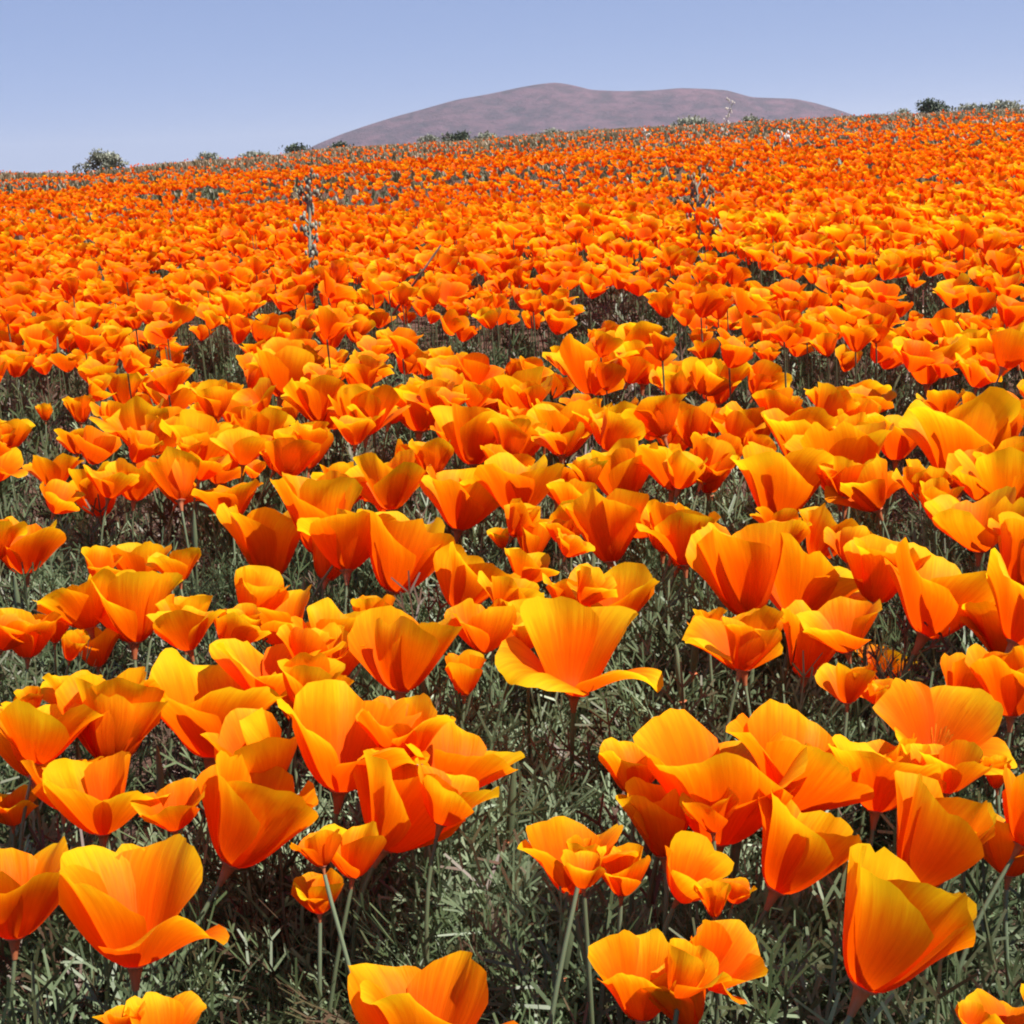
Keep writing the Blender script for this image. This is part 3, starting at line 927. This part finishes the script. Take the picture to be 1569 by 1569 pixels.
for (y0, y1, dn, hh) in ((8, 16, 34, .16), (16, 30, 40, .18), (30, 88, 8, .20)):
    x, y = scatter(y0, y1, dn, .6)
    c = .45 - .5 * vnoise(x, y, 1.6 + y0 * .12, 3) + (.35 if y0 > 20 else .1 if y0 > 10 else -.1)
    kk = rng.uniform(size=len(x)) < c
    x, y = x[kk], y[kk]; n = len(x)
    A_ = Acc(); q_ = np.random.default_rng(5)
    for t in range(5):
        an = q_.uniform(0, 6.28); sp_ = q_.uniform(.1, .6)
        v, f = ribbon([(0, 0, 0), (math.cos(an) * sp_ * .4, math.sin(an) * sp_ * .4, .6), (math.cos(an) * sp_, math.sin(an) * sp_, q_.uniform(.8, 1.05))], [.13, .16, .05], np.array([math.cos(an), math.sin(an), .3]))
        A_.add(v, f, None, q_.uniform(-.1, .1))
    grs.many((np.vstack(A_.V), np.vstack(A_.F), np.vstack(A_.U), np.concatenate(A_.C)), dirs(np.zeros(n), rng.uniform(0, 6.28, n)), np.stack([x, y, T(x, y) - .01], -1), rng.uniform(.6, 1.15, n) * hh, np.clip(rng.normal(.45, .2, n) + .25 * vnoise(x, y, 6, 9), 0, 1))
M_GRASS = plant_material('meadow_grass', [(0, (.08, .085, .04)), (.4, (.18, .135, .07)), (.75, (.29, .18, .10)), (1, (.38, .26, .19))], trans=.25, scale=1.0)
tag(obj('meadow_grass', grs.mesh('meadow_grass', M_GRASS)), 'tan and olive dry grass between the thinning poppies near the crest', 'grass', None, 'stuff')
tag(obj('poppy_foliage', fol.mesh('poppy_foliage', M_LEAF)), 'feathery grey green poppy foliage covering the soil between the flowers', 'foliage', None, 'stuff')

# dry litter on the soil
lit = Acc()
x, y = scatter(.25, 2.2, 2600, .3)
n = len(x)
v, f = ribbon([(0, 0, 0), (.5, .03, .02), (1, -.02, 0)], [.05, .08, .04], np.array([0, 0, 1.0]))
lit.many((v, f, np.zeros((len(v), 2))), dirs(np.radians(rng.normal(4, 14, n)), rng.uniform(0, 6.28, n)), np.stack([x, y, T(x, y) + rng.uniform(.002, .02, n)], -1), rng.uniform(.008, .035, n), np.clip(rng.normal(.45, .3, n), 0, 1))
tag(obj('dry_litter', lit.mesh('dry_litter', M_LITTER)), 'reddish brown dry bits of stem and petal strewn on the soil', 'litter', None, 'stuff')

# leaf tufts that stand clear in front, each its own thing
LEAF_ME = [mesh('leaf', t[0], t[1], M_LEAF, t[2], t[3] + .86) for t in [leaf_tmpl(s + 90, 3) for s in range(8)]]
TUFT = [(560, 1480), (640, 1400), (700, 1330), (740, 1420), (820, 1400), (860, 1480), (790, 1540), (600, 1560), (440, 1500), (400, 1440), (330, 1540), (120, 1500), (60, 1540), (1180, 1480), (1120, 1560), (1260, 1540),
        (900, 1560), (1400, 1540), (680, 1270), (860, 1260), (1000, 1420), (480, 1560), (1260, 1230), (740, 1200)]
for i, (px, py) in enumerate(TUFT):
    p = hit(px, py + 25, .03)
    root = bpy.data.objects.new('leaf_tuft', None); root.empty_display_size = .02
    col.objects.link(root)
    root.location = (p.x, p.y, float(T(p.x, p.y)) - .003)
    tag(root, place_phrase(p.x, p.y, 'feathery grey green leaf tuft'), 'leaf tuft', 'feathery leaf tufts standing clear in front')
    for j in range(13):
        az = j * 2.4 + random.uniform(-.5, .5); el = R(random.uniform(35, 80))
        Rm = Matrix(dirs(np.array([el]), np.array([az]))[0].tolist()).to_4x4()
        obj('leaf', LEAF_ME[random.randrange(8)], root, Matrix.Translation((math.cos(az) * .006, math.sin(az) * .006, 0)) @ Rm @ Matrix.Scale(random.uniform(.10, .165), 4))

# ------------------------------------------------------------------ stalks, pods, pale blossoms, bushes
def stalk(name, pts_px, hbase, rad, label, cat, material, group=None, twigs=0, tip=None, tint=.6, seed=0, twl=.3):
    """upright stalk traced from ground point; pts are pixel points from base to tip, all at the base's depth"""
    q = random.Random(seed)
    b = hit(*pts_px[0], hbase)
    gz = float(T(b.x, b.y)) - .004
    dep = (b - CAM).dot(fwd)
    W = []
    for (px, py) in pts_px:
        d = ray(px, py); W.append(CAM + d * dep)
    # straight down into the soil from the first point seen
    W = [Vector((W[0].x, W[0].y, gz))] + W if W[0].z > gz + .01 else W
    root = bpy.data.objects.new(name, None); root.empty_display_size = .02
    col.objects.link(root); root.location = (W[0].x, W[0].y, gz)
    tag(root, label, cat, group)
    o = Vector(root.location)
    for i, p in enumerate(W):
        if i > 0: p.y += q.uniform(-.02, .02) * dep * .3
    L = [tuple(p - o) for p in W]
    # smooth
    t = np.linspace(0, len(L) - 1, 4 * len(L))
    A = np.array(L); S = np.stack([np.interp(t, np.arange(len(L)), A[:, c]) for c in range(3)], -1)
    v, f = tube(S, np.linspace(rad, rad * .6, len(S)), 6)
    obj('stalk', mesh('stalk', v, f, material, np.zeros((len(v), 2)), np.full(len(v), tint)), root)
    tot = np.linalg.norm(S[-1] - S[0])
    for k_ in range(twigs):
        a = S[int(len(S) * (.25 + .75 * k_ / twigs))]
        an = q.uniform(0, 6.28); ln = tot * twl * q.uniform(.5, 1.1)
        e = a + np.array([math.cos(an) * ln * .6, math.sin(an) * ln * .6, ln * .75])
        v, f = tube([a, (a + e) / 2 + np.array([0, 0, -ln * .08]), e], [rad * .55, rad * .5, rad * .35], 5)
        tw = obj('twig', mesh('twig', v, f, material, np.zeros((len(v), 2)), np.full(len(v), tint)), root)
        if tip:
            B = Acc()
            for m in range(tip[1]):
                c = e + np.array([q.gauss(0, 1), q.gauss(0, 1), q.gauss(0, .8)]) * tip[0]
                B.add(*blob(c, tip[2], q.randrange(999)), None, q.random())
            obj('blossom', B.mesh('blossom', tip[3]), tw)
    return root

def blob(c, r, seed, n=6, m=4, stretch=1.9):
    q = np.random.default_rng(seed)
    V, F = [], []
    for i in range(m + 1):
        t = math.pi * i / m
        for j in range(n):
            p = 2 * math.pi * j / n
            rr = r * (1 + q.uniform(-.25, .25)) * (1 if 0 < i < m else .95)
            V.append((c[0] + rr * math.sin(t) * math.cos(p), c[1] + rr * math.sin(t) * math.sin(p), c[2] + rr * math.cos(t) * stretch))
    for i in range(m):
        for j in range(n):
            k_ = (j + 1) % n; F.append((i * n + j, i * n + k_, (i + 1) * n + k_, (i + 1) * n + j))
    return np.array(V), np.array(F)

stalk('dry_stalk', [(824, 800), (829, 745), (836, 682)], .10, .0022, 'pale straight dry stalk standing up between two orange poppies', 'stalk', M_DRY, tint=.95, seed=1)
stalk('dry_stalk', [(590, 500), (620, 455), (648, 415), (676, 375)], .14, .0032, 'long slanting dark dry stalk rising out of the packed poppies', 'stalk', M_DRY, tint=.15, seed=2)
stalk('dry_stalk', [(415, 470), (385, 440), (345, 405)], .12, .0022, 'thin dark dry stalk bent towards the dense poppies, beside the twiggy plant', 'stalk', M_DRY, tint=.2, seed=3)
stalk('twiggy_plant', [(478, 445), (476, 380), (475, 330), (474, 285)], .14, .006, 'tall grey green twiggy plant standing above the poppies', 'plant', M_BUSH, twigs=20, tip=(.006, 6, .0040, M_BUSH), tint=.6, seed=4, twl=.08)
stalk('twiggy_plant', [(1075, 390), (1074, 360), (1071, 325), (1068, 280)], .14, .006, 'leafy tan and green plant standing in a dark gap of the far poppies', 'plant', M_BUSH, twigs=13, tip=(.010, 6, .0042, M_GRASS), tint=.4, seed=5, twl=.22)
stalk('plume_plant', [(1108, 215), (1112, 195), (1116, 175), (1122, 158)], .14, .006, 'tall pale flowering plant rising against the mountain slope', 'plant', M_BUSH, twigs=11, tip=(.016, 5, .009, M_WHITE), tint=.7, seed=6, twl=.20)
stalk('plume_plant', [(986, 225), (986, 203)], .14, .006, 'small pale plume of blossom below the mountain summit', 'plant', M_BUSH, twigs=5, tip=(.02, 5, .012, M_WHITE), tint=.7, seed=7, twl=.4)
stalk('plume_plant', [(1196, 228), (1196, 208)], .14, .006, 'small pale plume of blossom below the mountain shoulder', 'plant', M_BUSH, twigs=5, tip=(.02, 5, .012, M_WHITE), tint=.7, seed=8, twl=.4)
stalk('dark_twig', [(1465, 755), (1500, 690), (1528, 620)], .10, .0016, 'dark purple twig crossing the tall scalloped poppy', 'twig', M_DRY, tint=.02, seed=9)
stalk('dark_twig', [(1480, 750), (1530, 680), (1569, 630)], .10, .0016, 'dark twig beside the twig that crosses the tall scalloped poppy', 'twig', M_DRY, tint=.05, seed=10)
stalk('bent_stem', [(1020, 1090), (1000, 1010), (968, 955)], .08, .0016, 'pale green bent stem below the small crinkled poppy', 'stem', M_STEM, tint=.95, seed=11)
stalk('dry_stalk', [(676, 1080), (716, 1022)], .05, .0013, 'short pale dry stalk in the gap beside the golden drooping poppy', 'stalk', M_DRY, tint=.85, seed=12)
stalk('dry_stalk', [(1412, 480), (1416, 445)], .09, .0022, 'short white dry stalk in a dark gap among distant packed poppies', 'stalk', M_DRY, tint=1.0, seed=13)

def seed_pod(px, py, h, L, lean, label, group, petalless=True, tint=.6):
    p = hit(px, py, h)
    g = float(T(p.x, p.y)) - .004
    root = bpy.data.objects.new('seed_pod', None); root.empty_display_size = .02
    col.objects.link(root); root.location = (p.x - lean * .02, p.y, g)
    tag(root, place_phrase(p.x, p.y, 'slender green seed pod'), 'seed pod', group)
    e = p - Vector(root.location)
    v, f = tube([(0, 0, 0), (e.x * .3, e.y * .5, e.z * .5), tuple(e)], [.0014, .0013, .0011], 5)
    obj('stem', mesh('stem', v, f, M_STEM, np.zeros((len(v), 2)), np.full(len(v), .5)), root)
    d = Vector((lean * .5, 0, 1)).normalized()
    pts = [tuple(e + d * (L * t)) for t in (0, .1, .5, .9, 1)]
    v, f = tube(pts, [.0012, .0024, .0026, .0013, .0003], 6)
    obj('pod', mesh('pod', v, f, M_STEM, np.zeros((len(v), 2)), np.full(len(v), tint)), root)
    obj('receptacle', ME_RECEP, root, Matrix.Translation(e) @ rot_zyx(d, 0).to_4x4() @ Matrix.Scale(.03, 4))
PODS = [(1062, 1032, .13, .04, .2), (1046, 1075, .12, .04, -.2), (300, 860, .13, .05, .1), (1310, 945, .13, .03, .3), (655, 1085, .12, .04, -.3), (905, 905, .12, .04, .2), (1400, 880, .12, .04, 0), (460, 960, .13, .04, .3),
        (30, 950, .13, .04, 0), (1120, 1350, .12, .04, .3), (780, 1290, .10, .05, .2), (250, 1240, .12, .04, 0), (860, 1500, .09, .05, .4), (1500, 880, .13, .04, .2), (90, 560, .15, .05, .1), (1090, 760, .14, .05, -.1), (780, 545, .13, .05, .2), (300, 560, .13, .05, -.2)]
for i, (px, py, h, L, ln) in enumerate(PODS):
    seed_pod(px, py, h, L, ln, 'slender green poppy seed pod on a bare stem with a pink collar', 'slender seed pods standing among the poppies', tint=.5 + .3 * ((i * 37) % 10) / 10)

def bush(px, py, wpx, hpx, depth, m, label, name='desert_bush', group=None, seed=0, n=1500, leaf=.05):
    q = np.random.default_rng(seed)
    a, s = slope_of(px, py)
    x, y = a * depth, depth
    z = float(T(x, y)) - .02
    W = wpx * depth / FPX / 2; H = max(CAM.z + slope_of(px, py - hpx)[1] * depth - z, .3)
    root = bpy.data.objects.new(name, None); root.empty_display_size = .2
    col.objects.link(root); root.location = (x, y, z)
    tag(root, label, 'bush', group)
    A = Acc()
    for k_ in range(9):
        an = q.uniform(0, 6.28); r_ = q.uniform(.3, .8) * W
        e = np.array([math.cos(an) * r_, math.sin(an) * r_ * .8, H * q.uniform(.5, .85)])
        v, f = tube([(0, 0, 0), e * np.array([.4, .4, .55]), e], [.03 * H, .022 * H, .008 * H], 5)
        A.add(v, f, None, q.uniform(.2, .8))
    obj('stems', A.mesh('stems', M_WOOD), root)
    B = Acc()
    # uneven dome of leaf clumps
    nc = 26
    cc = []
    for k_ in range(nc):
        t = q.uniform(0, 6.28); e = q.uniform(0.05, 1) ** .7; rr = q.uniform(.35, .9)
        cc.append((math.cos(t) * math.cos(e * 1.4) * W * rr, math.sin(t) * math.cos(e * 1.4) * W * .8 * rr, H * (.10 + .74 * math.sin(e * 1.4) * q.uniform(.6, 1.0)), q.uniform(.2, .36) * W))
    cc = np.array(cc)
    i = q.integers(nc, size=n)
    d = q.normal(size=(n, 3)); d /= np.linalg.norm(d, axis=1)[:, None]
    Pp = cc[i, :3] + d * (cc[i, 3] * q.uniform(.4, 1.05, n))[:, None] * np.array([1, 1, .75])
    Pp[:, 2] = np.maximum(Pp[:, 2], .02)
    quad = (np.array([(-.5, 0, 0), (0, -.3, .1), (.6, 0, 0), (0, .3, .1)]), np.array([[0, 1, 2, 3]]), np.zeros((4, 2)))
    B.many(quad, dirs(q.uniform(-1.2, 1.4, n), q.uniform(0, 6.28, n)), Pp, q.uniform(.6, 1.4, n) * leaf * W * 2.2, np.clip(q.normal(.5, .2, n) + .2 * np.sin(i * 1.7), 0, 1))
    obj('foliage', B.mesh('foliage', m, False), root)
bush(160, 268, 92, 40, 44, M_BUSH, 'rounded grey green desert bush alone on the low end of the crest', seed=1)
bush(1428, 172, 74, 20, 74, M_DBUSH, 'dark green rounded bush on the high end of the crest', seed=2)
CB = [(320, 244, 40, 14, 0), (455, 230, 42, 13, 1), (520, 226, 34, 10, 1), (655, 214, 34, 11, 0), (700, 212, 52, 14, 1), (745, 210, 40, 8, 0), (845, 204, 30, 9, 0), (1150, 186, 40, 8, 0), (1490, 168, 50, 10, 0), (1540, 165, 60, 12, 0), (390, 240, 44, 9, 0), (1060, 190, 60, 9, 0), (1380, 172, 30, 8, 0)]
for i, (px, py, wp, hp, k_) in enumerate(CB):
    bush(px, py, wp * 1.5, hp * .75, 78, M_DBUSH if k_ else M_BUSH, 'low dark scrub bush on the crest line below the mountain' if k_ else 'low pale grey scrub bush along the crest line', 'scrub_bush', 'low dark scrub on the crest' if k_ else 'low pale scrub along the crest', seed=20 + i, n=600, leaf=.06)

# ------------------------------------------------------------------ the air between here and the mountain
def haze_box():
    x0, x1, y0, y1, z0, z1 = -5200, 5200, -150, 5200, -520, 84
    V = np.array([(x, y, z) for z in (z0, z1) for y in (y0, y1) for x in (x0, x1)], float)
    F = np.array([(0, 2, 3, 1), (4, 5, 7, 6), (0, 1, 5, 4), (2, 6, 7, 3), (0, 4, 6, 2), (1, 3, 7, 5)])
    m, nt, out = mat('haze_air')
    pv = nd(nt, 'ShaderNodeVolumePrincipled')
    pv.inputs['Color'].default_value = (.80, .86, 1.0, 1)
    pv.inputs['Density'].default_value = .00022
    pv.inputs['Anisotropy'].default_value = .2
    nt.links.new(pv.outputs[0], out.inputs['Volume'])
    tag(obj('haze', mesh('haze', V, F, m, smooth=False)), 'thin pale air over the whole field', 'haze', None, 'stuff')
haze_box()
